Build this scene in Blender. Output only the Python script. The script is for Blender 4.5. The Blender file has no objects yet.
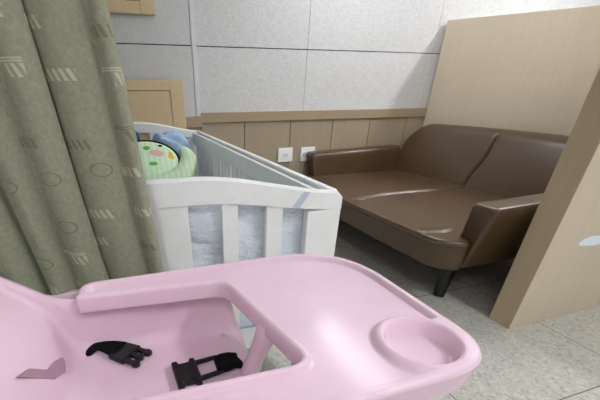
import bpy, bmesh, math, random
from mathutils import Vector, Matrix
random.seed(4)
scn = bpy.context.scene
COL = scn.collection
PI = math.pi

# ------------------------------------------------------------------ colour
def srgb(r, g, b):
    def l(v):
        v /= 255.0
        return v / 12.92 if v <= .04045 else ((v + .055) / 1.055) ** 2.4
    return (l(r), l(g), l(b), 1.0)

class NT:
    """small node-tree helper"""
    def __init__(s, name):
        s.m = bpy.data.materials.new(name); s.m.use_nodes = True
        s.t = s.m.node_tree; s.b = s.t.nodes['Principled BSDF']
    def n(s, kind, **kw):
        nd = s.t.nodes.new(kind)
        for k, v in kw.items():
            if k in nd.inputs.keys(): nd.inputs[k].default_value = v
            else: setattr(nd, k, v)
        return nd
    def l(s, a, b): s.t.links.new(a, b)
    def math(s, op, a, b=None, c=None):
        nd = s.t.nodes.new('ShaderNodeMath'); nd.operation = op
        for i, v in enumerate((a, b, c)):
            if v is None: continue
            if hasattr(v, 'is_output'): s.l(v, nd.inputs[i])
            else: nd.inputs[i].default_value = v
        return nd.outputs[0]
    def coords(s, scale=(1, 1, 1), kind='Object', rot=(0, 0, 0)):
        tc = s.n('ShaderNodeTexCoord'); mp = s.n('ShaderNodeMapping')
        mp.inputs['Scale'].default_value = scale; mp.inputs['Rotation'].default_value = rot
        s.l(tc.outputs[kind], mp.inputs['Vector']); return mp.outputs['Vector']
    def noise(s, vec, scale, detail=3, rough=.55):
        nd = s.n('ShaderNodeTexNoise', Scale=scale, Detail=detail, Roughness=rough)
        s.l(vec, nd.inputs['Vector']); return nd.outputs['Fac']
    def ramp(s, fac, stops):
        nd = s.n('ShaderNodeValToRGB'); cr = nd.color_ramp
        while len(cr.elements) < len(stops): cr.elements.new(.5)
        for e, (p, c) in zip(cr.elements, stops): e.position = p; e.color = c
        s.l(fac, nd.inputs['Fac']); return nd.outputs['Color']
    def mix(s, fac, a, b, blend='MIX'):
        nd = s.t.nodes.new('ShaderNodeMix'); nd.data_type = 'RGBA'; nd.blend_type = blend
        for i, v in ((0, fac), (6, a), (7, b)):
            if hasattr(v, 'is_output'): s.l(v, nd.inputs[i])
            else: nd.inputs[i].default_value = v
        return nd.outputs[2]
    def bump(s, h, strength=.2, dist=.01):
        nd = s.n('ShaderNodeBump', Strength=strength, Distance=dist)
        s.l(h, nd.inputs['Height']); s.l(nd.outputs['Normal'], s.b.inputs['Normal'])
    def base(s, c):
        if hasattr(c, 'is_output'): s.l(c, s.b.inputs['Base Color'])
        else: s.b.inputs['Base Color'].default_value = c
    def pr(s, rough=.5, spec=.5, metal=0, coat=0):
        s.b.inputs['Roughness'].default_value = rough
        s.b.inputs['Specular IOR Level'].default_value = spec
        s.b.inputs['Metallic'].default_value = metal
        s.b.inputs['Coat Weight'].default_value = coat
        return s.m

def scale_c(c, k): return (c[0]*k, c[1]*k, c[2]*k, 1)

def mat_plain(name, c, rough=.5, spec=.5, nscale=30, amt=.06, bump=0):
    t = NT(name); f = t.noise(t.coords(), nscale)
    t.base(t.ramp(f, [(.3, scale_c(c, 1-amt)), (.7, scale_c(c, 1+amt))]))
    if bump: t.bump(f, bump, .004)
    return t.pr(rough, spec)

def mat_wood(name, c, dark=.82, stretch=(22, 22, 1.2), rough=.45, spec=.35):
    t = NT(name)
    v = t.coords(stretch)
    f = t.noise(v, 2.2, 5, .6)
    v2 = t.coords((stretch[0]*5, stretch[1]*5, stretch[2]*3))
    g = t.noise(v2, 2.5, 3, .6)
    v3 = t.coords((1.1, 1.1, .25)); h = t.noise(v3, 2.0, 2)
    a = t.ramp(f, [(.25, scale_c(c, dark)), (.5, c), (.8, scale_c(c, 1.1))])
    b = t.mix(.35, a, t.ramp(g, [(.3, scale_c(c, .8)), (.7, scale_c(c, 1.08))]))
    d = t.mix(.3, b, t.ramp(h, [(.3, scale_c(c, .9)), (.7, scale_c(c, 1.06))]))
    t.base(d); t.bump(g, .06, .002)
    return t.pr(rough, spec)

M = {}
M['oak'] = mat_wood('light_oak_laminate', srgb(206, 191, 168), .93)
M['oak_edge'] = mat_wood('oak_edge_laminate', srgb(190, 170, 142), .9)
M['wainscot'] = mat_wood('wainscot_oak', srgb(163, 148, 126), .88)
M['wainscot_rail'] = mat_wood('wainscot_rail_oak', srgb(163, 144, 119), .88, (1.2, 22, 22))
M['blond'] = mat_wood('blond_wood', srgb(216, 192, 152), .95, (3, 3, 14))
M['groove'] = mat_plain('dark_groove', srgb(70, 62, 54), .9, .1)
M['white_wood'] = mat_plain('white_painted_wood', srgb(240, 241, 240), .38, .4, 14, .03)
M['white_plate'] = mat_plain('white_plastic_plate', srgb(236, 237, 238), .35, .45, 20, .01)
M['slot'] = mat_plain('dark_slot', srgb(40, 40, 42), .6, .3)
M['grey_line'] = mat_plain('grey_moulding', srgb(185, 186, 190), .5, .3)
M['black'] = mat_plain('black_plastic', srgb(20, 20, 22), .42, .4, 60, .1)
M['webbing'] = mat_plain('black_webbing', srgb(14, 14, 16), .85, .15, 300, .3, .4)
M['black_leg'] = mat_plain('black_lacquered_wood', srgb(24, 22, 21), .3, .45)
M['bead'] = mat_plain('corner_bead', srgb(210, 211, 213), .5, .3, 12, .03)
M['plaster'] = mat_plain('painted_plaster', srgb(214, 213, 209), .8, .2, 8, .02)
M['ceil'] = mat_plain('ceiling_white', srgb(228, 228, 225), .9, .1, 8, .02)
M['alu'] = mat_plain('white_lamp_frame', srgb(225, 225, 225), .4, .5)
M['sticker'] = mat_plain('pale_sticker', srgb(224, 236, 244), .4, .4, 25, .02)
M['blue_cloth'] = mat_plain('blue_cloth', srgb(172, 197, 226), .9, .1, 22, .14, .3)
M['navy'] = mat_plain('navy_cloth', srgb(52, 84, 130), .9, .1, 30, .2, .3)
M['tape'] = mat_plain('pale_tape', srgb(196, 204, 218), .25, .5)

# grey felt acoustic panel
t = NT('grey_felt_panel'); v = t.coords((1, 1, 1.8))
f = t.noise(v, 110, 4, .7); g = t.noise(v, 22, 4, .65)
c = srgb(208, 207, 206)
a = t.ramp(f, [(.32, scale_c(c, .55)), (.5, c), (.68, scale_c(c, 1.2))])
b = t.ramp(g, [(.3, scale_c(c, .86)), (.7, scale_c(c, 1.06))])
t.base(t.mix(.4, a, b)); t.bump(f, .35, .004); M['felt'] = t.pr(.95, .1)

# speckled vinyl tile floor
t = NT('speckled_vinyl_tile'); v = t.coords()
c = srgb(186, 184, 175)
vs = t.coords((1, 1.0, 1))
f = t.noise(vs, 55, 4, .75); g = t.noise(vs, 130, 3, .7); h = t.noise(vs, 3, 2)
a = t.ramp(f, [(.38, scale_c(c, .35)), (.45, scale_c(c, .9)), (.55, c), (.60, scale_c(c, 1.32))])
vc = t.n('ShaderNodeTexVoronoi', Scale=92.0, Randomness=1.0); t.l(t.coords((1, .8, 1)), vc.inputs['Vector'])
vs2 = t.n('ShaderNodeSeparateColor'); t.l(vc.outputs['Color'], vs2.inputs[0])
chip = t.ramp(vs2.outputs[0], [(.0, scale_c(c, .42)), (.10, scale_c(c, .62)), (.16, scale_c(c, .95)), (.72, c), (.80, scale_c(c, 1.28)), (1, scale_c(c, 1.35))])
b = t.ramp(g, [(.36, scale_c(c, .4)), (.45, c), (.62, scale_c(c, 1.2))])
d = t.mix(.45, a, b); d = t.mix(.6, d, chip); d = t.mix(.25, d, t.ramp(h, [(.35, scale_c(c, .9)), (.65, scale_c(c, 1.05))]))
sx = t.n('ShaderNodeSeparateXYZ'); t.l(v, sx.inputs[0])
def grout(o, off):
    m_ = t.math('FLOORED_MODULO', t.math('SUBTRACT', o, off - .41), .82)
    return t.math('LESS_THAN', t.math('ABSOLUTE', t.math('SUBTRACT', m_, .41)), .0022)
gm = t.math('MAXIMUM', grout(sx.outputs[0], 1.885), grout(sx.outputs[1], .51))
t.base(t.mix(gm, d, srgb(92, 90, 84))); t.bump(t.math('SUBTRACT', f, gm), .05, .002)
M['floor'] = t.pr(.42, .35)

# pink plastic
t = NT('pink_plastic'); f = t.noise(t.coords(), 9, 2)
c = srgb(232, 202, 217)
t.base(t.ramp(f, [(.3, scale_c(c, .97)), (.7, scale_c(c, 1.02))])); M['pink'] = t.pr(.17, .11)

# brown leather
t = NT('brown_leatherette'); v = t.coords()
f = t.noise(v, 9, 3); vo = t.n('ShaderNodeTexVoronoi', Scale=260.0); t.l(v, vo.inputs['Vector'])
c = srgb(76, 56, 36)
t.base(t.ramp(f, [(.3, scale_c(c, .92)), (.7, scale_c(c, 1.08))]))
t.bump(t.math('ADD', vo.outputs['Distance'], t.math('MULTIPLY', f, 2.0)), .1, .003)
M['leather'] = t.pr(.32, .55)
M['leather_seam'] = mat_plain('leather_seam', srgb(62, 45, 34), .5, .4)

# crinkled plastic-covered white pad
t = NT('crinkled_white_cover'); v = t.coords((1, 1, 1.6))
f = t.noise(v, 14, 5, .65); g = t.noise(t.coords((1, 1, .8)), 5, 3)
c = srgb(222, 229, 240)
t.base(t.ramp(g, [(.3, scale_c(c, .93)), (.7, scale_c(c, 1.05))])); t.bump(f, .8, .03); M['pad'] = t.pr(.35, .5)

# green striped cotton
t = NT('pale_green_cotton'); v = t.coords((1, 1, 1)); f = t.noise(v, 40, 3)
w = t.n('ShaderNodeTexWave', Scale=9.0, Distortion=1.5); w.inputs['Detail Scale'].default_value = 1; t.l(v, w.inputs['Vector'])
c = srgb(212, 234, 200)
a = t.ramp(w.outputs['Fac'], [(.35, scale_c(c, .93)), (.65, scale_c(c, 1.06))])
t.base(t.mix(.3, a, t.ramp(f, [(.3, scale_c(c, .85)), (.7, scale_c(c, 1.08))]))); t.bump(f, .2, .003); M['green_cotton'] = t.pr(.9, .1)
M['green_print'] = mat_plain('green_print', srgb(92, 178, 84), .9, .1)
M['pink_print'] = mat_plain('pink_print', srgb(232, 182, 178), .9, .1)
M['yellow_print'] = mat_plain('yellow_print', srgb(240, 196, 70), .9, .1)

# curtain: woven olive cloth with hatch patches and rings
t = NT('olive_curtain_cloth')
tc = t.n('ShaderNodeTexCoord'); uv = tc.outputs['UV']
mp = t.n('ShaderNodeMapping'); mp.inputs['Scale'].default_value = (13, 13, 1); t.l(uv, mp.inputs['Vector'])
vo = t.n('ShaderNodeTexVoronoi', voronoi_dimensions='2D', Scale=1.0, Randomness=.55); t.l(mp.outputs[0], vo.inputs['Vector'])
df = t.n('ShaderNodeVectorMath', operation='SUBTRACT'); t.l(mp.outputs[0], df.inputs[0]); t.l(vo.outputs['Position'], df.inputs[1])
ln = t.n('ShaderNodeVectorMath', operation='LENGTH'); t.l(df.outputs[0], ln.inputs[0])
sp = t.n('ShaderNodeSeparateXYZ'); t.l(df.outputs[0], sp.inputs[0]); sc = t.n('ShaderNodeSeparateColor'); t.l(vo.outputs['Color'], sc.inputs[0])
lx, ly, rr, gg = sp.outputs[0], sp.outputs[1], sc.outputs[0], sc.outputs[1]
ring = t.math('MULTIPLY', t.math('LESS_THAN', t.math('ABSOLUTE', t.math('SUBTRACT', ln.outputs['Value'], .155)), .011), t.math('GREATER_THAN', rr, .72))
def box(cx, cy, hx, hy):
    a_ = t.math('LESS_THAN', t.math('ABSOLUTE', t.math('SUBTRACT', lx, cx)), hx)
    b_ = t.math('LESS_THAN', t.math('ABSOLUTE', t.math('SUBTRACT', ly, cy)), hy)
    return t.math('MULTIPLY', a_, b_)
st = t.math('GREATER_THAN', t.math('SINE', t.math('MULTIPLY', t.math('ADD', lx, t.math('MULTIPLY', ly, .25)), 62)), -.1)
h1 = t.math('MULTIPLY', t.math('MULTIPLY', box(.05, -.03, .25, .11), st), t.math('LESS_THAN', rr, .46))
h2 = t.math('MULTIPLY', t.math('MAXIMUM', t.math('MULTIPLY', box(.12, -.10, .13, .12), st), t.math('MAXIMUM', box(-.04, .06, .29, .014), box(-.04, .11, .29, .014))), t.math('MULTIPLY', t.math('GREATER_THAN', rr, .46), t.math('LESS_THAN', rr, .70)))
hat = t.math('MAXIMUM', h1, h2)
f = t.noise(t.coords((1, 1, 1)), 120, 3, .7); g = t.noise(t.coords((1, 1, .3)), 7, 3)
c = srgb(146, 147, 127)
cl = t.mix(.5, t.ramp(f, [(.34, scale_c(c, .74)), (.66, scale_c(c, 1.18))]), t.ramp(g, [(.3, scale_c(c, .90)), (.7, scale_c(c, 1.06))]))
lite = t.math('GREATER_THAN', gg, .5)
hc = t.mix(lite, srgb(112, 112, 88), srgb(192, 191, 168))
cl = t.mix(t.math('MULTIPLY', hat, .75), cl, hc)
cl = t.mix(t.math('MULTIPLY', ring, .6), cl, srgb(92, 92, 60))
t.base(cl); t.bump(f, .3, .002)
t.b.inputs['Sheen Weight'].default_value = .15
M['curtain'] = t.pr(.92, .1)

def mat_emit(name, c, s):
    t = NT(name); t.b.inputs['Base Color'].default_value = c
    t.b.inputs['Emission Color'].default_value = c; t.b.inputs['Emission Strength'].default_value = s
    return t.m

# ------------------------------------------------------------------ meshes
def obj(name, bm, mat, parent=None, smooth=False, recalc=True, bevel=0):
    if recalc: bmesh.ops.recalc_face_normals(bm, faces=bm.faces)
    me = bpy.data.meshes.new(name); bm.to_mesh(me); bm.free()
    for mm in (mat if isinstance(mat, (list, tuple)) else [mat]): me.materials.append(mm)
    o = bpy.data.objects.new(name, me); COL.objects.link(o)
    if smooth:
        for p in me.polygons: p.use_smooth = True
    if bevel:
        b = o.modifiers.new('bevel', 'BEVEL'); b.width = bevel; b.segments = 2; b.limit_method = 'ANGLE'
    if parent:
        o.parent = parent; o.matrix_parent_inverse = Matrix.Translation(-parent.location)
    return o

def thing(name, label, cat, loc, group=None):
    o = bpy.data.objects.new(name, None); COL.objects.link(o); o.location = loc
    o.empty_display_size = .1
    o['label'] = label; o['category'] = cat
    if group: o['group'] = group
    return o
def tag(o, label, cat, group=None):
    o['label'] = label; o['category'] = cat
    if group: o['group'] = group
    return o
def struct(o): o['kind'] = 'structure'; return o

def bx(bm, x0, x1, y0, y1, z0, z1, mi=0):
    vs = [bm.verts.new(p) for p in ((x0, y0, z0), (x1, y0, z0), (x1, y1, z0), (x0, y1, z0), (x0, y0, z1), (x1, y0, z1), (x1, y1, z1), (x0, y1, z1))]
    for q in ((0, 3, 2, 1), (4, 5, 6, 7), (0, 1, 5, 4), (1, 2, 6, 5), (2, 3, 7, 6), (3, 0, 4, 7)):
        bm.faces.new([vs[i] for i in q]).material_index = mi
def boxes(*bs):
    bm = bmesh.new()
    for b in bs: bx(bm, *b)
    return bm

def loft(rings, cap0=True, cap1=True, close=True):
    bm = bmesh.new(); R = [[bm.verts.new(p) for p in r] for r in rings]; n = len(R[0])
    for a, b in zip(R, R[1:]):
        for i in range(n if close else n - 1):
            j = (i + 1) % n; bm.faces.new((a[i], a[j], b[j], b[i]))
    if cap0: bm.faces.new(R[0][::-1])
    if cap1: bm.faces.new(R[-1])
    return bm

def tube(pts, r, n=10, caps=True, flat=1.0, up=None):
    """round (or flattened) tube along points; r scalar or list"""
    pts = [Vector(p) for p in pts]; rings = []
    for i, p in enumerate(pts):
        d = (pts[min(i+1, len(pts)-1)] - pts[max(i-1, 0)]).normalized()
        u = Vector(up) if up else (Vector((0, 0, 1)) if abs(d.z) < .9 else Vector((1, 0, 0)))
        s = d.cross(u).normalized(); w = s.cross(d).normalized()
        rr_ = r[i] if isinstance(r, (list, tuple)) else r
        rings.append([p + s * rr_ * math.cos(2*PI*k/n) + w * rr_ * flat * math.sin(2*PI*k/n) for k in range(n)])
    return loft(rings, caps, caps)

def join(bm, bm2):
    me = bpy.data.meshes.new('tmp'); bm2.to_mesh(me); bm2.free(); bm.from_mesh(me); bpy.data.meshes.remove(me); return bm

def cushion(hx, hy, z0, z1, R, r, nx=40, ny=40, nz=6, warp=None, rb=None):
    """plump slab: plan corners of radius R, rolled top and bottom edges of radius r (local, centred)"""
    rb = r if rb is None else rb
    def axis(n, h):
        o = []
        for i in range(n + 1):
            u = -1 + 2*i/n; o.append(h * (math.sin(u*PI/2)*.45 + u*.55))
        return o
    X, Y = axis(nx, hx), axis(ny, hy)
    def plan(x, y):
        qx = max(-(hx-R), min(hx-R, x)); qy = max(-(hy-R), min(hy-R, y)); dx, dy = x-qx, y-qy
        L = math.hypot(dx, dy); m = max(abs(dx), abs(dy))
        if L > 1e-9: dx, dy = dx/L*m, dy/L*m
        e = min(R - m, hx, hy) if (abs(x) > hx-R or abs(y) > hy-R) else min(hx-abs(x), hy-abs(y))
        return qx+dx, qy+dy, max(e, 0)
    def cap(e, rr_): return 0 if e >= rr_ else rr_ - math.sqrt(max(0, rr_*rr_ - (rr_-e)**2))
    bm = bmesh.new(); top = {}; bot = {}
    W = warp or (lambda x, y, z: (x, y, z))
    for i, x in enumerate(X):
        for j, y in enumerate(Y):
            a, b, e = plan(x, y)
            top[i, j] = bm.verts.new(W(a, b, z1 - cap(e, r))); bot[i, j] = bm.verts.new(W(a, b, z0 + cap(e, rb)))
    for i in range(nx):
        for j in range(ny):
            bm.faces.new((top[i, j], top[i+1, j], top[i+1, j+1], top[i, j+1])); bm.faces.new((bot[i, j], bot[i, j+1], bot[i+1, j+1], bot[i+1, j]))
    loop = [(i, 0) for i in range(nx)] + [(nx, j) for j in range(ny)] + [(i, ny) for i in range(nx, 0, -1)] + [(0, j) for j in range(ny, 0, -1)]
    rows = [[bot[k] for k in loop]]
    for q in range(1, nz):
        f_ = q/nz; row = []
        for (i, j) in loop:
            a, b, e = plan(X[i], Y[j]); row.append(bm.verts.new(W(a, b, (z0+rb)*(1-f_) + (z1-r)*f_)))
        rows.append(row)
    rows.append([top[k] for k in loop])
    for a, b in zip(rows, rows[1:]):
        n = len(a)
        for i in range(n): bm.faces.new((a[i], a[(i+1) % n], b[(i+1) % n], b[i]))
    return bm

def sstep(a, b, x):
    t_ = max(0, min(1, (x-a)/(b-a))); return t_*t_*(3-2*t_)

# ------------------------------------------------------------------ camera
f_px, ppx, ppy, pit, roll, yaw, CH = 348.295, 246.63, 312.312, .567, .004, .326, 1.005
cp, sn = math.cos(pit), math.sin(pit)
fw = Vector((math.sin(yaw)*cp, math.cos(yaw)*cp, -sn)); r0 = Vector((math.cos(yaw), -math.sin(yaw), 0)); d0 = fw.cross(r0)
rt = math.cos(roll)*r0 + math.sin(roll)*d0; dn = -math.sin(roll)*r0 + math.cos(roll)*d0
cam = bpy.data.cameras.new('camera'); co = bpy.data.objects.new('camera', cam); COL.objects.link(co)
cam.sensor_fit = 'HORIZONTAL'; cam.sensor_width = 36; cam.lens = f_px/600*36
cam.shift_x = (300-ppx)/600; cam.shift_y = (ppy-200)/600; cam.clip_start = .02
up = -dn; bk = -fw
co.matrix_world = Matrix(((rt.x, up.x, bk.x, 0), (rt.y, up.y, bk.y, 0), (rt.z, up.z, bk.z, CH), (0, 0, 0, 1)))
scn.camera = co

# ------------------------------------------------------------------ room shell
D = 2.92; ZC = 2.5; XL, XR, YF = -1.7, 4.5, -2.4
struct(obj('floor', boxes((XL, XR, YF, D+.1, -.1, 0)), M['floor']))
struct(obj('ceiling', boxes((XL, XR, YF, D+.1, ZC, ZC+.1)), M['ceil']))
struct(obj('wall_left', boxes((XL-.1, XL, YF, D+.1, 0, ZC)), M['plaster']))
struct(obj('wall_right', boxes((XR, XR+.1, YF, D+.1, 0, ZC)), M['plaster']))
struct(obj('wall_front', boxes((XL, XR, YF-.1, YF, 0, ZC)), M['plaster']))
# back wall: felt panels on a dark backing, seams left open
CX = .628   # edge of the shallow column on the left
zs = [.86, 1.261, 1.83, ZC]
bm = bmesh.new(); bx(bm, XL, XR, D+.012, D+.1, 0, ZC, 1)
xs_ = [CX, 1.474, 2.637, 3.5, XR]
for k in range(3):
    for a, b in zip(xs_, xs_[1:]):
        bx(bm, a+.0015, b-.0015, D, D+.012, zs[k]+.003, zs[k+1]-.003)
struct(obj('wall_back', bm, [M['felt'], M['groove']]))
DY = D - .02
bm = bmesh.new(); bx(bm, XL, CX-.001, DY+.012, D+.011, 0, ZC, 1)
for k in range(3):
    for a, b in zip([XL, -.75, CX-.03], [-.75, CX-.03]):
        bx(bm, a+.0015, b-.0015, DY, DY+.012, (zs[k] if k else .84)+.003, zs[k+1]-.003)
struct(obj('wall_back', bm, [M['felt'], M['groove']])).name = 'wall_column'
struct(obj('trim_1', boxes((CX-.03, CX, DY-.004, D-.001, .846, ZC)), M['bead'], bevel=.002))
# wainscot boards with grooves, cap rails
bm = bmesh.new(); bx(bm, CX, XR, D-.004, D+.011, .0, .80, 1)
gx = [CX, .971, 1.364, 1.752, 2.12, 2.497, 2.89, 3.3, 3.7, 4.1, XR]
for a, b in zip(gx, gx[1:]): bx(bm, a+.003, b-.003, D-.014, D-.004, .1, .80)
struct(obj('trim_2', bm, [M['wainscot'], M['groove']]))
struct(obj('trim_3', boxes((CX, XR, D-.026, D-.0005, .801, .868)), M['wainscot_rail'], bevel=.003))
bm = bmesh.new(); bx(bm, XL, CX-.002, DY-.004, DY+.011, 0, .775, 1)
gx = [XL, -1.3, -.9, -.5, -.1, .25, CX-.002]
for a, b in zip(gx, gx[1:]): bx(bm, a+.003, b-.003, DY-.014, DY-.004, .1, .775)
struct(obj('trim_4', bm, [M['wainscot'], M['groove']]))
struct(obj('trim_5', boxes((XL, CX+.006, DY-.026, DY-.0005, .776, .845)), M['wainscot_rail'], bevel=.003))
struct(obj('baseboard_back', boxes((CX, XR, D-.022, D-.0145, 0, .1)), M['wainscot_rail']))

# ceiling lights; the last two are added, unseen fill panels
def ceiling_light(x, y, lx_, ly_, s, label):
    o = thing('ceiling_light', label, 'lamp', (x, y, ZC), 'ceiling panel lights')
    bm = boxes((x-lx_/2-.02, x-lx_/2, y-ly_/2-.02, y+ly_/2+.02, ZC-.03, ZC), (x+lx_/2, x+lx_/2+.02, y-ly_/2-.02, y+ly_/2+.02, ZC-.03, ZC),
               (x-lx_/2, x+lx_/2, y-ly_/2-.02, y-ly_/2, ZC-.03, ZC), (x-lx_/2, x+lx_/2, y+ly_/2, y+ly_/2+.02, ZC-.03, ZC))
    obj('frame', bm, M['alu'], o)
    obj('diffuser', boxes((x-lx_/2, x+lx_/2, y-ly_/2, y+ly_/2, ZC-.024, ZC-.004)), mat_emit('lamp_diffuser', srgb(247, 250, 255), s), o)
ceiling_light(1.72, 2.1, .26, 1.1, 16, 'white ceiling panel light above the sofa booth')
ceiling_light(3.5, 1.6, .26, 1.2, 30, 'white ceiling panel light beyond the wooden partition')
ceiling_light(1.72, -.75, 0.26, 1.1, 24, 'added white fill panel on the ceiling over the open floor in front of the booth')  # added fill, out of view, to brighten the foreground and curtain
ceiling_light(-.4, -1.2, 0.26, 1.1, 16, 'added white fill panel on the ceiling behind the high chair')  # second added fill behind the camera, lifts the near side

# ------------------------------------------------------------------ partitions
fp = thing('partition', 'near light oak partition panel standing on the tile floor, its narrow end facing the crib', 'partition', (2.2, .975, 0))
PX0, PX1, PY0, PY1, PH = 1.683, 2.97, .921, 1.031, 1.473
obj('panel', boxes((PX0+.004, PX1, PY0, PY1, 0, PH)), M['oak'], fp, bevel=.002)
obj('edge_band', boxes((PX0, PX0+.004, PY0, PY1, 0, PH)), M['oak_edge'], fp)['label'] = 'oak edge strip on the narrow end of the panel'
def slanted_panel(x0, y0, x1, y1, th, z0, zt0, zt1):
    d = Vector((x1-x0, y1-y0, 0)).normalized(); n = Vector((-d.y, d.x, 0)) * th
    if n.x < 0: n = -n
    A, B = Vector((x0, y0, 0)), Vector((x1, y1, 0))
    bm = bmesh.new()
    V_ = [bm.verts.new(p) for p in (A+Vector((0, 0, z0)), B+Vector((0, 0, z0)), B+n+Vector((0, 0, z0)), A+n+Vector((0, 0, z0)),
          A+Vector((0, 0, zt0)), B+Vector((0, 0, zt1)), B+n+Vector((0, 0, zt1)), A+n+Vector((0, 0, zt0)))]
    for q in ((0, 3, 2, 1), (4, 5, 6, 7), (0, 1, 5, 4), (1, 2, 6, 5), (2, 3, 7, 6), (3, 0, 4, 7)): bm.faces.new([V_[i] for i in q])
    return bm
bp = thing('partition', 'tall light oak partition panel behind the brown sofa, meeting the grey wall', 'partition', (2.8, 2.0, 0))
QX0, QX1 = 2.687, 2.80
y_a, y_b = D-.028, PY1+.002
obj('lower_panel', slanted_panel(QX0, y_a, QX1, y_b, .09, 0, 1.1325, 1.06), M['oak'], bp)
obj('upper_panel', slanted_panel(QX0, y_a, QX1, y_b, .09, 0, 1.1325, 1.06), M['oak'], bp)
up_ = bp.children[-1]
me = up_.data
zb0, zb1, zt0, zt1 = 1.1330, 1.0605, 1.473, 1.36
for i, z in zip(range(8), (zb0, zb1, zb1, zb0, zt0, zt1, zt1, zt0)): me.vertices[i].co.z = z
# torn pale sticker
bm = bmesh.new()
pts = [(1.874, .425), (1.90, .442), (1.945, .450), (2.0, .448), (2.06, .452), (2.09, .43), (2.06, .405), (1.99, .40), (1.93, .407), (1.89, .412)]
a = [bm.verts.new((x, PY0-.0005, z)) for x, z in pts]; b = [bm.verts.new((x, PY0-.002, z)) for x, z in pts]
bm.faces.new(b); bm.faces.new(a[::-1])
for i in range(len(pts)): bm.faces.new((a[i], a[(i+1) % len(pts)], b[(i+1) % len(pts)], b[i]))
obj('sticker', bm, M['sticker'], fp)['label'] = 'torn pale blue-white sticker'

# ------------------------------------------------------------------ wall panels, outlets
def square_panel(x0, x1, z0, z1, label, group):
    y1 = DY - .001 if z0 > .85 else DY - .027
    y0 = y1 - .022
    o = thing('wall_panel', label, 'panel', ((x0+x1)/2, y1, z0), group)
    w = .092; v = .06
    bm = boxes((x0, x0+w, y0, y1, z0, z1), (x1-w, x1, y0, y1, z0, z1), (x0+w, x1-w, y0, y1, z0, z0+v), (x0+w, x1-w, y0, y1, z1-v, z1))
    obj('frame', bm, M['blond'], o, bevel=.003)
    obj('inset', boxes((x0+w+.003, x1-w-.003, y0+.003, y1, z0+v+.003, z1-v-.003)), M['blond'], o)
square_panel(-.12, .379, 1.408, 1.90, 'upper blond wood square panel with inset centre, high on the grey wall', 'blond wood wall panels')
square_panel(.02, .507, .585, 1.067, 'lower blond wood square panel with inset centre, just behind the crib', 'blond wood wall panels')

def outlet(x, z, kind, label):
    y = D - .0145
    w, h = .066, .054
    o = thing('wall_outlet', label, 'outlet', (x, y, z), 'white outlets on the wainscot')
    obj('plate', boxes((x-w, x+w, y-.012, y, z-h, z+h)), M['white_plate'], o, bevel=.004)
    if kind == 'jack':
        obj('jack', boxes((x-.034, x+.034, y-.0145, y-.012, z-.03, z+.03)), M['white_plate'], o, bevel=.002)
        obj('jack_slot', boxes((x-.022, x+.022, y-.0165, y-.0145, z-.009, z-.004), (x-.022, x+.022, y-.0165, y-.0145, z+.004, z+.009)), M['grey_line'], o)['label'] = 'grey slots'
    else:
        for s in (-1, 1):
            cx, cz = x + s*.031, z + .004*s
            so = obj('socket', tube([(cx, y-.012, cz), (cx, y-.016, cz)], .028, 24), M['white_plate'], o)
            bm = tube([(cx, y-.016, cz), (cx, y-.0165, cz)], .022, 20)
            obj('socket_face', bm, M['grey_line'], so).matrix_parent_inverse = Matrix()
            for q in (-.009, .009):
                h_ = obj('pin_hole', tube([(cx+q, y-.0166, cz), (cx+q, y-.0172, cz)], .0042, 10), M['slot'], so); h_.matrix_parent_inverse = Matrix()
outlet(1.327, .548, 'jack', 'white wall plate with a small jack, left one, clear of the sofa arm')
outlet(1.535, .545, 'socket', 'white double socket partly hidden by the far sofa arm')

# ------------------------------------------------------------------ sofa
sofa = thing('sofa', 'brown leatherette two-seat sofa with black tapered legs in the oak booth', 'sofa', (1.95, 1.99, 0))
SX0, SX1, SYc, SH = 1.385, 2.46, 1.992, .842
def seat_warp(x, y, z):
    X_, Y_ = x + (SX0+SX1)/2, y + SYc
    t_ = (z-.235)/(.392-.235)
    crown = .016*(1-min(1, abs(y)/SH)**2.5) * sstep(0, .35, X_-SX0)
    g_ = math.exp(-((y - .02*math.sin((X_-1.4)*5))/.020)**2) * sstep(SX0+.02, SX0+.14, X_)
    wr = 0
    for (ax, ay, bx_, by_, am, wd) in ((1.57, -.690, 1.41, -.625, .005, .014), (1.56, -.722, 1.42, -.664, -.005, .014), (1.58, -.66, 1.46, -.575, -.004, .016)):
        dx, dy = bx_-ax, by_-ay; L2 = dx*dx+dy*dy; u = ((X_-ax)*dx+(y-ay)*dy)/L2
        dd = math.hypot(X_-ax-dx*max(0, min(1, u)), y-ay-dy*max(0, min(1, u)))
        wr += am*math.exp(-(dd/wd)**2)*(1 if 0 < u < 1 else math.exp(-abs(u-max(0, min(1, u)))*6))
    z2 = z + max(t_, 0)**3 * (crown - .024*g_ + wr)
    fr = sstep(.25, 0, X_-SX0)
    X_ -= .022*fr*(1-(y/SH)**2)
    X_ += .02*(1-t_)*fr
    Y_ = SYc + y*(1-.055*sstep(1.5, 1.58, X_))
    return (X_, Y_, z2)
obj('seat', cushion((SX1-SX0)/2, SH, .235, .392, .15, .022, 84, 170, 6, seat_warp), M['leather'], sofa, smooth=True)
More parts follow.
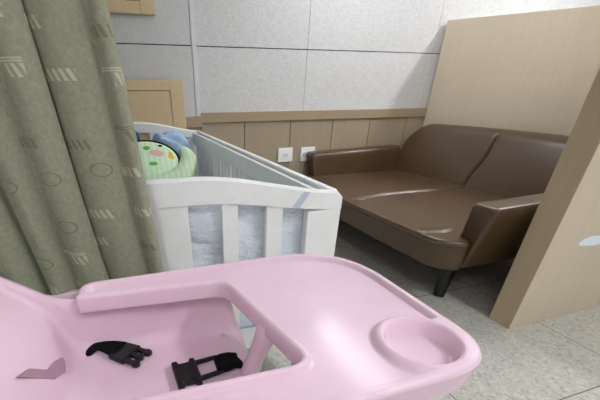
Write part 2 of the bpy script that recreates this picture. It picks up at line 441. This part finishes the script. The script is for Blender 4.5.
# piping round the seat's top edge
def seat_edge(k):
    pts = []
    hx, hy, R_ = (SX1-SX0)/2+.001, SH+.001, .15
    for i in range(60):
        u = -1 + 2*i/59
        pts.append(u)
    out = []
    for a_ in range(0, 13):
        th = a_/12*PI/2; out.append((-(hx-R_) - R_*math.sin(th), -(hy-R_) - R_*math.cos(th)))
    for i in range(1, 40): out.append((-hx, -(hy-R_) + 2*(hy-R_)*i/40))
    for a_ in range(0, 13):
        th = a_/12*PI/2; out.append((-(hx-R_) - R_*math.cos(th), (hy-R_) + R_*math.sin(th)))
    return out
ring = []
for (x, y) in seat_edge(0):
    X_, Y_, Z_ = seat_warp(x, y, .372); ring.append((X_, Y_, Z_))
obj('piping', tube(ring, .0035, 6), M['leather'], sofa, smooth=True)

def arm(sgn):
    # sgn -1 = near end, +1 = far end; flares outward towards the top
    def w(x, y, z):
        X_ = x + 1.53 + .435; t_ = (z-.235)/(.565-.235)
        yc = SYc + sgn*(.775 + .075*t_)
        X_ += .045*sstep(1, 0, t_)*sstep(.1, -.4, x)*0
        hw = .045 + .022*t_
        return (X_ + .05*(t_-.5)*sstep(-.2, -.42, x)*-.6, yc + y/.065*hw, z + .022*(x+.435)/.87*t_)
    return cushion(.435, .065, .235, .565, .02, .02, 40, 16, 10, w)
for s in (-1, 1): obj('armrest', arm(s), M['leather'], sofa, smooth=True)

def back_bm():
    # slab in (y, height) with rounded upper corners, leaning back, puffed in two halves
    NY, NZ = 170, 34; W2, Hh, R_ = .85, .40, .20
    bm = bmesh.new(); Fv = {}; Bv = {}
    def top(y):
        a_ = abs(y)
        drop = 0 if a_ < W2-R_ else R_-math.sqrt(max(0, R_*R_-(a_-(W2-R_))**2))
        return Hh - drop*.95 - .015*(a_/W2)**2
    for i in range(NY+1):
        u = -1+2*i/NY; y = W2*(.6*u+.4*u**3)
        for j in range(NZ+1):
            v = j/NZ; v = math.sin(v*PI/2)
            h = top(y)*v
            edge = min(1, (1-v)*top(y)/.05); rnd = 1-math.sqrt(max(0, 1-(1-edge)**2))
            ee = min(1, (W2-abs(y))/.05); rnd = max(rnd, 1-math.sqrt(max(0, 1-(1-ee)**2)))
            puff = .02*math.sin(PI*min(1, max(0, v*.95)))*(1-(abs(abs(y)-W2/2)/(W2/2))**3)
            gr = .032*math.exp(-((y-.012*math.sin(v*8))/.010)**2)*(1-v**8)
            x = 2.335 + .20*(h/.4) - puff + gr + rnd*.055
            xb = 2.335 + .20*(h/.4) + .13 - .05*(h/.4) - rnd*.05
            Fv[i, j] = bm.verts.new((x, SYc+y, .372+h)); Bv[i, j] = bm.verts.new((max(xb, x+.001), SYc+y, .372+h))
    for i in range(NY):
        for j in range(NZ):
            bm.faces.new((Fv[i, j], Fv[i, j+1], Fv[i+1, j+1], Fv[i+1, j])); bm.faces.new((Bv[i, j], Bv[i+1, j], Bv[i+1, j+1], Bv[i, j+1]))
    for i in range(NY):
        for j in (0, NZ): bm.faces.new((Fv[i, j], Fv[i+1, j], Bv[i+1, j], Bv[i, j]))
    for j in range(NZ):
        for i in (0, NY): bm.faces.new((Fv[i, j], Bv[i, j], Bv[i, j+1], Fv[i, j+1]))
    return bm
obj('backrest', back_bm(), M['leather'], sofa, smooth=True)
obj('base_frame', boxes((SX0+.16, SX1+.05, SYc-.72, SYc+.72, .212, .236)), M['slot'], sofa)['label'] = 'black underside board'
for (x, y, dx, dy) in ((1.66, 1.335, -.045, -.03), (1.66, 2.65, -.045, .03), (2.36, 1.335, .04, -.03), (2.36, 2.65, .04, .03)):
    obj('leg', tube([(x+dx, y+dy, 0), (x, y, .235)], [.030, .046], 20), M['black_leg'], sofa, smooth=False)

# ------------------------------------------------------------------ crib
crib = thing('crib', 'white wooden baby crib with arched end boards along the back wall', 'crib', (.1, 1.9, 0))
CXc, CHW, CY0, CY1 = .10, .502, .897, 2.868
def arch(x, lo, hi):
    u = min(1, abs(x-CXc)/CHW); return lo + (hi-lo)*(1-sstep(.12, 1.05, u))
def arch_rail(y0, y1):
    xs__ = [CXc-CHW+2*CHW*i/60 for i in range(61)]
    rings = []
    for x in xs__:
        k = max(0, abs(x-CXc)-(CHW-.015)); dz = .015-math.sqrt(max(0, .015**2-k*k))
        zt, zb = arch(x, .757, .822)-dz, arch(x, .706, .757)
        rings.append([(x, y0, zb), (x, y0, zt-.006), (x, y0+.006, zt), (x, y1-.006, zt), (x, y1, zt-.006), (x, y1, zb)])
    return loft(rings)
slat_spec = [(.067-.02, .147), (.236, .281), (.365, .415)]
def end_board(y0, nm):
    e = obj(nm, arch_rail(y0, y0+.028), M['white_wood'], crib)
    ym0, ym1 = y0+.004, y0+.024
    for a, b in slat_spec:
        for q in ([0] if a < .1 else [0, 1]):
            x0, x1 = (a, b) if not q else (2*CXc-b, 2*CXc-a)
            sl = obj('slat', boxes((x0, x1, ym0, ym1, .30, arch((x0+x1)/2, .71, .76)+.004)), M['white_wood'], e, bevel=.002); sl.matrix_parent_inverse = Matrix()
    lo = obj('lower_rail', boxes((CXc-CHW+.11, CXc+CHW-.11, y0+.002, y0+.026, .25, .322)), M['white_wood'], e, bevel=.003); lo.matrix_parent_inverse = Matrix()
    return e
end_board(CY0, 'end_board'); end_board(CY1-.028, 'end_board')
for s in (-1, 1):
    for y in (CY0, CY1-.028):
        x1 = CXc + s*CHW; x0 = x1 - s*.11
        obj('corner_post', boxes((min(x0, x1), max(x0, x1), y, y+.028, 0, .7075)), M['white_wood'], crib, bevel=.003)
first = None
for s in (-1, 1):
    xo = CXc + s*CHW
    a = xo - s*.001; b = xo - s*.026
    y0, y1 = CY0+.029, CY1-.029
    sr = obj('side_rail', boxes((min(a, b), max(a, b), y0, y1, .72, .757)), M['white_wood'], crib, bevel=.004)
    c0, c1 = xo - s*.031, xo - s*.05
    q = obj('inner_rail', boxes((min(c0, c1), max(c0, c1), y0, y1, .672, .745), (min(c0, c1), max(c0, c1), y0, y1, .25, .32)), M['white_wood'], sr, bevel=.003); q.matrix_parent_inverse = Matrix()
    q = obj('gap_strip', boxes((min(b, c0), max(b, c0), y0, y1, .69, .733)), M['slot'], sr); q.matrix_parent_inverse = Matrix()
    q = obj('lower_rail', boxes((min(a, b), max(a, b), y0, y1, .25, .32)), M['white_wood'], sr, bevel=.003); q.matrix_parent_inverse = Matrix()
    n = 25
    for i in range(n):
        y = y0 + .05 + (y1-y0-.1)*i/(n-1)
        if first is None:
            bm = boxes((-.010, .010, -.028, .028, .30, .70))
            first = obj('slat', bm, M['white_wood'], sr, bevel=.003); first.matrix_parent_inverse = Matrix()
            sl = first
        else:
            sl = first.copy(); COL.objects.link(sl); sl.parent = sr; sl.matrix_parent_inverse = Matrix()
        sl.location = (xo - s*.03, y, 0)
# pieces were built in world space: undo the Empty's offset once at the root's direct children only
obj('latch', boxes((CXc+CHW-.026, CXc+CHW-.002, 1.095, 1.0975, .735, .7574)), M['grey_line'], crib)['label'] = 'grey notch line across the side rail'
obj('mattress_base', boxes((CXc-CHW+.055, CXc+CHW-.055, CY0+.035, CY1-.035, .262, .284)), M['white_wood'], crib)
bm = bmesh.new()
tp = [(.452, .7245), (.474, .7225), (.464, .706), (.438, .708)]
a = [bm.verts.new((x, CY0-.0008, z)) for x, z in ((.475, .767), (.495, .764), (.463, .722), (.441, .726))]; b = [bm.verts.new((v_.co.x, CY0-.0003, v_.co.z)) for v_ in a]
bm.faces.new(a); bm.faces.new(b[::-1])
for i in range(4): bm.faces.new((a[i], b[i], b[(i+1) % 4], a[(i+1) % 4]))
obj('tape_strip', bm, M['tape'], crib)['label'] = 'pale strip of tape across the top rail'

def pad_bm(x0, x1, y0, y1, z0, z1, amp, seed, nx=46, nz=30, axis='y'):
    rnd = random.Random(seed)
    W = [(rnd.uniform(8, 40), rnd.uniform(8, 40), rnd.uniform(0, 6.3), rnd.uniform(.3, 1)) for _ in range(10)]
    def w(x, y, z):
        if axis == 'y':
            X_, Z_, Y_ = x+(x0+x1)/2, y+(z0+z1)/2, z
            d = sum(a_*math.sin(p*X_+q*Z_+ph) for p, q, ph, a_ in W)*amp/4
            return (X_, Y_ + (-d if z < (y0+y1)/2 else 0), Z_)
        X_, Y_ = x+(x0+x1)/2, y+(y0+y1)/2
        d = sum(a_*math.sin(p*X_+q*Y_+ph) for p, q, ph, a_ in W)*amp/4
        return (X_, Y_, z + (d if z > (z0+z1)/2 else 0))
    if axis == 'y': return cushion((x1-x0)/2, (z1-z0)/2, y0, y1, .03, .018, nx, nz, 4, w)
    return cushion((x1-x0)/2, (y1-y0)/2, z0, z1, .05, .03, nx, nz, 4, w)
tag(obj('crib_mattress', pad_bm(CXc-.44, CXc+.44, .995, 2.82, 0.285, .41, .006, 3, 40, 60, 'z'), M['pad'], smooth=True), 'white covered mattress lying flat inside the crib', 'mattress')
tag(obj('bumper_pad', pad_bm(CXc-.435, CXc+.435, .934, .982, .286, .738, .007, 5), M['pad'], smooth=True), 'white crinkled plastic-covered pad upright behind the near crib slats', 'pad')

# infant seat in the far end of the crib
inf = thing('infant_seat', 'pale green padded infant seat with black piping lying in the crib', 'infant seat', (.22, 2.45, .45))
def disc(c, ux, uy, a_, b_, th, nseg=48, nr=10):
    """puffed oval pad: centre c, in-plane axes ux, uy"""
    c = Vector(c); ux = Vector(ux).normalized(); uy = Vector(uy); uy = (uy - ux*uy.dot(ux)).normalized(); n = ux.cross(uy)
    bm = bmesh.new(); R1 = []; R2 = []
    for k in range(nr+1):
        rr_ = math.sin(k/nr*PI/2); h = th*math.sqrt(max(0, 1-rr_**3))
        r1 = []; r2 = []
        for i in range(nseg):
            th_ = 2*PI*i/nseg; p = c + ux*a_*rr_*math.cos(th_) + uy*b_*rr_*math.sin(th_)
            r1.append(bm.verts.new(p + n*h)); r2.append(bm.verts.new(p - n*h))
        R1.append(r1); R2.append(r2)
    for R_ in (R1, R2):
        for A_, B_ in zip(R_, R_[1:]):
            for i in range(nseg): bm.faces.new((A_[i], A_[(i+1) % nseg], B_[(i+1) % nseg], B_[i]))
    bmesh.ops.remove_doubles(bm, verts=bm.verts, dist=1e-5)
    return bm, n
PC = Vector((.172, 2.45, .632)); UX = Vector((1, .0, -.02)); UY = Vector((0, .75, .62))
A_, B_ = .192, .148
bm, N_ = disc(PC, UX, UY, A_, B_, .035)
if N_.z < 0: N_ = -N_
UYn = (UY - UX.normalized()*UY.dot(UX.normalized())).normalized()
obj('pad', bm, M['green_cotton'], inf, smooth=True)
loop = [PC + UX.normalized()*(A_+.006)*math.cos(2*PI*i/48) + UYn*(B_+.006)*math.sin(2*PI*i/48) for i in range(49)]
obj('piping', tube(loop, .009, 8), M['webbing'], inf, smooth=True)['label'] = 'black piping'
# crescent bolster round the right and near side
pts = []; rad = []
for i in range(30):
    th_ = math.radians(-115 + 142*i/29)
    pts.append(PC - N_*.01 + UX.normalized()*(A_+.066)*math.cos(th_) + UYn*(B_+.045)*math.sin(th_)); rad.append(.012 + .058*math.sin(PI*min(1, (i+.5)/30))**.45)
obj('bolster', tube(pts, rad, 14), M['green_cotton'], inf, smooth=True)
def patch(u, v, a_, b_, mat, nm, seg=16):
    bm = bmesh.new(); c = PC + UX.normalized()*u*A_ + UYn*v*B_
    rr_ = math.hypot(u, v); c = c + N_*(.035*math.sqrt(max(0, 1-rr_**3))+.002)
    f_ = [bm.verts.new(c + UX.normalized()*a_*math.cos(2*PI*i/seg) + UYn*b_*math.sin(2*PI*i/seg)) for i in range(seg)]
    b2 = [bm.verts.new(v_.co - N_*.006) for v_ in f_]; bm.faces.new(f_); bm.faces.new(b2[::-1])
    for i in range(seg): bm.faces.new((f_[i], b2[i], b2[(i+1) % seg], f_[(i+1) % seg]))
    obj(nm, bm, M[mat], inf)
patch(.02, .46, .022, .015, 'green_print', 'printed_leaf'); patch(.14, -.36, .026, .013, 'green_print', 'printed_leaf')
patch(.26, .22, .036, .016, 'pink_print', 'printed_blob'); patch(.38, .15, .03, .02, 'pink_print', 'printed_blob'); patch(.47, .60, .014, .008, 'webbing', 'printed_dot')
patch(.76, .16, .014, .016, 'yellow_print', 'printed_flower'); patch(.80, -.02, .013, .016, 'yellow_print', 'printed_flower'); patch(.72, .02, .011, .014, 'yellow_print', 'printed_flower')
# black ribbed base under the seat
bm = boxes(*[(-.05+.065*i, -.02+.065*i, 2.30, 2.62, .452, .474) for i in range(9)], (-.05, .50, 2.31, 2.34, .434, .452), (-.05, .50, 2.58, 2.61, .434, .452))
obj('base', bm, M['black'], inf)['label'] = 'black slatted base'
# supporting wedge so that the pad rests on the base
bm, _ = disc(PC - N_*.055 - Vector((0, 0, .02)), UX, UY, A_*.8, B_*.75, .03); obj('shell', bm, M['black'], inf, smooth=True)

def cloth_heap(c, hx, hy, hz, seed, n=40):
    rnd = random.Random(seed); W = [(rnd.uniform(10, 45), rnd.uniform(10, 45), rnd.uniform(0, 6.3)) for _ in range(7)]
    bm = bmesh.new(); bmesh.ops.create_icosphere(bm, subdivisions=5, radius=1)
    for v_ in bm.verts:
        p = v_.co.copy(); k = sum(math.sin(a_*p.x*.25+b_*p.y*.25+ph+p.z*4) for a_, b_, ph in W)/7
        p = Vector([math.copysign(abs(q_)**.7, q_) for q_ in p])*.93; p = p*(1+.16*k); z = p.z if p.z > -.25 else -.25 + (p.z+.25)*.15
        v_.co = Vector((c[0]+p.x*hx, c[1]+p.y*hy, c[2]+(z+.36)*hz))
    return bm
bl = obj('blanket', cloth_heap((.365, 2.735, .422), .155, .07, .262, 8), M['blue_cloth'], smooth=True)
tag(bl, 'light blue crumpled blanket behind the green infant seat in the crib', 'blanket')
nb = obj('cloth', cloth_heap((.12, 2.745, .422), .055, .05, .285, 9), M['navy'], smooth=True)
tag(nb, 'small navy blue cloth bunched beside the light blue blanket in the crib', 'cloth')

# ------------------------------------------------------------------ curtain
def curtain():
    val = [-1.15, -1.02, -.90, -.79, -.68, -.57, -.47, -.38, -.275, -.195, -.135, -.072, .030, .056]
    amp = [.06, .055, .06, .055, .06, .055, .06, .058, .058, .046, .038, .042, .022]
    prof = []
    for k, (a_, b_) in enumerate(zip(val, val[1:])):
        n = 14
        for i in range(n):
            t_ = i/n; s_ = math.sin(PI*t_)
            prof.append((a_+(b_-a_)*t_, amp[k]*s_**.65, k))
    prof.append((val[-1], 0, 12))
    arc = [0]
    for p, q in zip(prof, prof[1:]): arc.append(arc[-1] + math.hypot(q[0]-p[0], q[1]-p[1]))
    bm = bmesh.new(); uvl = bm.loops.layers.uv.new('UVMap'); NZ = 60; z0, z1 = .03, ZC
    G = {}
    for j in range(NZ+1):
        z = z0 + (z1-z0)*j/NZ
        for i, (x, d, k) in enumerate(prof):
            wob = .006*math.sin(z*4+k*1.7) + .004*math.sin(z*9+k)
            am = .9 + .18*math.sin(z*2.3+k*2.1)
            flare = 1 + .10*max(0, 1.1-z)*(1 if x < 0 else 0)
            G[i, j] = bm.verts.new((x - .065*(z-.65) + wob*(1 if k < 12 else .3), .792 - d*am*flare + .012*math.sin(k*2.4), z))
    for i in range(len(prof)-1):
        for j in range(NZ):
            f_ = bm.faces.new((G[i, j], G[i+1, j], G[i+1, j+1], G[i, j+1]))
            for lp, (a_, b_) in zip(f_.loops, ((i, j), (i+1, j), (i+1, j+1), (i, j+1))):
                lp[uvl].uv = (arc[a_]*.62, z0 + (z1-z0)*b_/NZ)
    o = obj('curtain', bm, M['curtain'], smooth=True, recalc=False)
    s_ = o.modifiers.new('thick', 'SOLIDIFY'); s_.thickness = .003; s_.offset = 1
    return tag(o, 'olive green curtain with hatch and ring motifs hanging in folds at left', 'curtain')
curtain()

# ------------------------------------------------------------------ high chair
hc = thing('high_chair', 'pink plastic high chair with a wide tray in the foreground', 'high chair', (0, .4355, 0))
YC = .4355; TZ = .705
def bez_round(poly, radii, nper=14):
    """closed/open polyline with rounded corners"""
    out = []
    n = len(poly)
    for i in range(n):
        p = Vector(poly[i]); r_ = radii[i]
        if i in (0, n-1) or r_ == 0: out.append(p); continue
        a_ = Vector(poly[i-1]) - p; b_ = Vector(poly[i+1]) - p; la, lb = a_.length, b_.length
        a_.normalize(); b_.normalize(); r2 = min(r_, la*.49 if i-1 else la*.95, lb*.49 if i+1 < n-1 else lb*.95)
        p0, p2 = p + a_*r2, p + b_*r2
        for k in range(nper+1):
            t_ = k/nper; out.append(p0*(1-t_)**2*1 + p*2*t_*(1-t_) + p2*t_*t_)
    return out
def resample(pts, n):
    L = [0]
    for a_, b_ in zip(pts, pts[1:]): L.append(L[-1] + (b_-a_).length)
    out = []; k = 0
    for i in range(n):
        d = L[-1]*i/(n-1)
        while k < len(L)-2 and L[k+1] < d: k += 1
        t_ = (d-L[k])/max(1e-9, L[k+1]-L[k]); out.append(pts[k].lerp(pts[k+1], t_))
    return out, L[-1]
yf, yn = .646, .2255
outer = bez_round([(-.112, .600), (-.112, yf), (.444, yf), (.446, yn), (-.112, yn), (-.112, .271)], [0, .035, .17, .09, .035, 0], 30)
inner = bez_round([(-.112, .588), (.145, .566), (.19, .310), (-.112, .319)], [0, .028, .028, 0], 16)
CUP = (.364, .2965)
def segd(p, a_, b_):
    d = b_-a_; t_ = max(0, min(1, (p-a_).dot(d)/max(1e-12, d.length_squared))); return (p-a_-d*t_).length
def path_d(p, pts): return min(segd(p, a_, b_) for a_, b_ in zip(pts, pts[1:]))
# recess boundary (inset from the outer edge; passes round the cup holder)
def tray_top():
    N, Mv = 340, 110
    o_, _ = resample(outer, N)
    i_, _ = resample(inner, N)
    # match corners better: blend by arc fraction (front corners to hole corners)
    out_d = outer[::3] + [outer[-1]]; in_d = inner
    bm = bmesh.new(); G = {}; dO = {}
    for a_ in range(N):
        for b_ in range(Mv+1):
            v = b_/Mv; p = o_[a_].lerp(i_[a_], v)
            do = path_d(p, out_d); di = path_d(p, in_d)
            z = TZ
            # rolled outer edge and rolled hole edge
            r_ = .008
            for e in (do, di):
                if e < r_: z -= r_ - math.sqrt(max(0, r_*r_-(r_-e)**2))
            # recessed field behind a raised rim on the outer side (front part only)
            front = sstep(-.098, -.085, p.x)
            rc = math.hypot(p.x-CUP[0], p.y-CUP[1])
            w = sstep(.013, .020, do) * sstep(.010, .016, di)
            w = min(w, sstep(.061, .071, rc))
            cut = sstep(.0, .01, (p.x-CUP[0])) * sstep(.0, .01, CUP[1]+.048-p.y)
            w = w*(1-cut)
            z -= .0095*w*front
            # soft bead along the step
            # cup holder
            z -= .023*sstep(.053, .043, rc)
            z += .0025*math.exp(-((rc-.057)/.004)**2)*front
            G[a_, b_] = bm.verts.new((p.x, p.y, z)); dO[a_, b_] = do
    for a_ in range(N-1):
        for b_ in range(Mv): bm.faces.new((G[a_, b_], G[a_+1, b_], G[a_+1, b_+1], G[a_, b_+1]))
    # skirts and underside
    def skirt(b_, zb, flare):
        row = []
        for a_ in range(N):
            v0 = G[a_, b_].co; q = G[a_, Mv-b_].co; d = Vector((v0.x-q.x, v0.y-q.y, 0)).normalized()
            row.append(bm.verts.new((v0.x+d.x*flare, v0.y+d.y*flare, zb)))
        for a_ in range(N-1): bm.faces.new((G[a_, b_], G[a_+1, b_], row[a_+1], row[a_]))
        return row
    s1 = skirt(0, TZ-.040, -.006); s2 = skirt(Mv, TZ-.034, -.003)
    for a_ in range(N-1): bm.faces.new((s1[a_], s1[a_+1], s2[a_+1], s2[a_]))
    for a_ in (0, N-1): bm.faces.new([G[a_, b_] for b_ in range(Mv+1)] + [s2[a_], s1[a_]])
    bm.normal_update()
    for e in bm.edges:
        if len(e.link_faces) == 2 and e.calc_face_angle(0) > .9: e.smooth = False
    return bm
obj('tray', tray_top(), M['pink'], hc, smooth=True)

def shell():
    # stations along the spine: x, z, half width, rim x, rim z
    S = [(.200, .470, .165, .201, .471), (.198, .50, .165, .200, .501), (.192, .53, .165, .195, .533), (.180, .553, .166, .182, .572), (.170, .563, .167, .171, .63), (.162, .567, .167, .162, .680),
         (.13, .569, .168, .13, .683), (.08, .57, .169, .08, .684), (.03, .57, .17, .03, .684), (-.02, .57, .17, -.02, .684), (-.06, .57, .17, -.055, .685), (-.09, .571, .17, -.080, .686),
         (-.115, .574, .168, -.098, .687), (-.132, .582, .164, -.113, .689), (-.143, .598, .162, -.126, .691), (-.150, .62, .162, -.138, .694), (-.159, .65, .163, -.150, .698),
         (-.174, .684, .166, -.164, .703), (-.196, .710, .169, -.186, .720), (-.226, .734, .172, -.216, .742), (-.264, .768, .173, -.254, .776), (-.306, .812, .169, -.296, .819), (-.344, .86, .16, -.334, .866), (-.370, .905, .14, -.361, .909), (-.384, .935, .115, -.378, .938), (-.39, .948, .08, -.388, .950)]
    bm = bmesh.new(); rings = []
    for k, (x, z, hw, rx, rz) in enumerate(S):
        n = Vector((rx-x, 0, rz-z)); h = n.length; n.normalize()
        fr = min(.026, h*.8)
        prof = []
        for i in range(8): prof.append((hw-fr)*i/8 and ((hw-fr)*i/8, 0) or (0, 0))
        for i in range(7):
            th_ = i/6*PI/2; prof.append((hw-fr + fr*math.sin(th_), fr-fr*math.cos(th_)))
        for i in range(1, 4): prof.append((hw + .004*i/3, fr + (h-fr)*i/3))
        # flange rolled outward
        fl = .046*min(1, h/.05) * (1 if x < .165 else .3) if z < .6 else max(.010, .046*min(1, (h-.02)/.075))
        for i in range(1, 5):
            th_ = i/4*PI/2; prof.append((hw+.004+.008*math.sin(th_)*min(1, h/.02), h + .004*(math.sin(th_))*0 + .003*math.sin(th_*2)))
        prof.append((hw+.012+fl*.6, h)); prof.append((hw+.012+fl, h-.003)); prof.append((hw+.015+fl, h-.014))
        P_ = Vector((x, YC, z)); full = [(-q[0], q[1]) for q in prof[:0:-1]] + prof
        rings.append([P_ + Vector((0, q[0], 0)) + n*q[1] for q in full])
    V_ = [[bm.verts.new(p) for p in r_] for r_ in rings]
    for A2, B2 in zip(V_, V_[1:]):
        for i in range(len(A2)-1): bm.faces.new((A2[i], A2[i+1], B2[i+1], B2[i]))
    return bm
sh = obj('seat_shell', shell(), M['pink'], hc, smooth=True)
md = sh.modifiers.new('thick', 'SOLIDIFY'); md.thickness = .006; md.offset = -1
# crotch post between the seat and the tray
rings = []
for z, cx, cy, a_, b_ in ((.560, .160, .458, .022, .020), (.575, .163, .457, .018, .017), (.61, .171, .450, .016, .016), (.65, .182, .442, .018, .019), (.685, .194, .434, .026, .026)):
    rings.append([(cx+a_*math.cos(2*PI*i/24), cy+b_*math.sin(2*PI*i/24), z) for i in range(24)])
obj('crotch_post', loft(rings), M['pink'], hc, smooth=True)
for sx in (-1, 1):
    for sy in (-1, 1):
        x0, y0 = (.13 if sx > 0 else -.12), YC+sy*.13
        obj('leg', tube([(x0, y0, .566), (x0+sx*.09, y0+sy*.06, 0)], [.024, .018], 16), M['pink'], hc, smooth=True)
# harness: strap slot, two black buckles
def slot_bm():
    bm = bmesh.new(); out = []
    for (y, z) in ((.535, .624), (.505, .640), (.474, .650), (.447, .678), (.415, .692), (.470, .632), (.508, .612), (.530, .616)):
        x = -.143 - (z-.598)*.345; out.append((x+.0025, y, z))
    a2 = [bm.verts.new(p) for p in out]; b2 = [bm.verts.new((p[0]-.004, p[1], p[2])) for p in out]
    bm.faces.new(a2); bm.faces.new(b2[::-1])
    for i in range(len(out)): bm.faces.new((a2[i], b2[i], b2[(i+1) % 8], a2[(i+1) % 8]))
    return bm
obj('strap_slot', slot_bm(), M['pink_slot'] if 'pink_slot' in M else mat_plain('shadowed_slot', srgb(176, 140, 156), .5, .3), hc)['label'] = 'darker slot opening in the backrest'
PZ = .5712
def flat_poly(pts, z0, z1):
    bm = bmesh.new(); a2 = [bm.verts.new((x, y, z0)) for x, y in pts]; b2 = [bm.verts.new((x, y, z1)) for x, y in pts]
    bm.faces.new(a2[::-1]); bm.faces.new(b2)
    n = len(pts)
    for i in range(n): bm.faces.new((a2[i], a2[(i+1) % n], b2[(i+1) % n], b2[i]))
    return bm
def oriented(u, v, o, pts): return [(o[0]+u[0]*a_+v[0]*b_, o[1]+u[1]*a_+v[1]*b_) for a_, b_ in pts]
def child(o): o.matrix_parent_inverse = Matrix(); return o
# male clip: from (-.067,.60) to (-.014,.545)
o_, ux = (-.070, .590), Vector((.056, -.052)).normalized(); vx = Vector((-ux.y, ux.x))
clip = obj('buckle_clip', flat_poly(oriented(ux, vx, o_, [(0, -.024), (.038, -.026), (.04, .026), (0, .024)]), PZ, PZ+.012), M['black'], hc, bevel=.003)
clip['label'] = 'black three-pronged buckle clip'
for k, (b_, l_) in enumerate(((-.018, .07), (0, .064), (.018, .07))):
    w_ = .0045
    child(obj('prong', flat_poly(oriented(ux, vx, o_, [(.038, b_-w_), (l_-.016, b_-w_), (l_-.012, b_-w_*1.7), (l_-.003, b_-w_*1.4), (l_, b_), (l_-.003, b_+w_*1.4), (l_-.012, b_+w_*1.7), (l_-.016, b_+w_), (.038, b_+w_)]), PZ+.002, PZ+.010), M['black'], clip, bevel=.001))
st_ = tube([(-.135, .600, PZ+.006), (-.125, .605, PZ+.010), (-.105, .612, PZ+.016), (-.085, .606, PZ+.014), (-.062, .586, PZ+.008)], [.017, .024, .025, .025, .024], 10, True, .3)
obj('strap', st_, M['webbing'], hc, smooth=True)['label'] = 'black webbing strap end'
# female socket: around (.03..,.46-.50), strap to (.14,.47)
o_, ux = (.026, .476), Vector((1, .045)).normalized(); vx = Vector((-ux.y, ux.x))
sock = obj('buckle_socket', flat_poly(oriented(ux, vx, o_, [(0, -.036), (.010, -.036), (.013, -.026), (.030, -.026), (.033, -.034), (.043, -.033), (.043, .030), (.033, .031), (.030, .022), (.013, .022), (.010, .032), (0, .031)]), PZ, PZ+.016), M['black'], hc, bevel=.003)
sock['label'] = 'black buckle socket with a square loop'
for pts in ([(.043, .018), (.083, .021), (.083, .027), (.043, .026)], [(.043, -.026), (.083, -.021), (.083, -.014), (.043, -.018)], [(.077, -.02), (.085, -.02), (.085, .026), (.077, .026)]):
    child(obj('loop_bar', flat_poly(oriented(ux, vx, o_, pts), PZ+.004, PZ+.011), M['black'], sock, bevel=.001))
bm = flat_poly(oriented(ux, vx, o_, [(.074, -.014), (.082, -.02), (.095, -.02), (.108, -.017), (.118, -.022), (.124, -.018), (.119, .002), (.122, .012), (.105, .02), (.090, .021), (.077, .017)]), PZ+.003, PZ+.018)
obj('strap', bm, M['webbing'], hc, bevel=.004)['label'] = 'black webbing strap end'

# ------------------------------------------------------------------ world, view
w = bpy.data.worlds.new('world'); scn.world = w; w.use_nodes = True
w.node_tree.nodes['Background'].inputs[0].default_value = (.8, .85, .9, 1); w.node_tree.nodes['Background'].inputs[1].default_value = .3
scn.view_settings.view_transform = 'Standard'; scn.view_settings.look = 'None'
scn.view_settings.exposure = 0.85; scn.view_settings.gamma = 1; scn.view_settings.use_curve_mapping = False
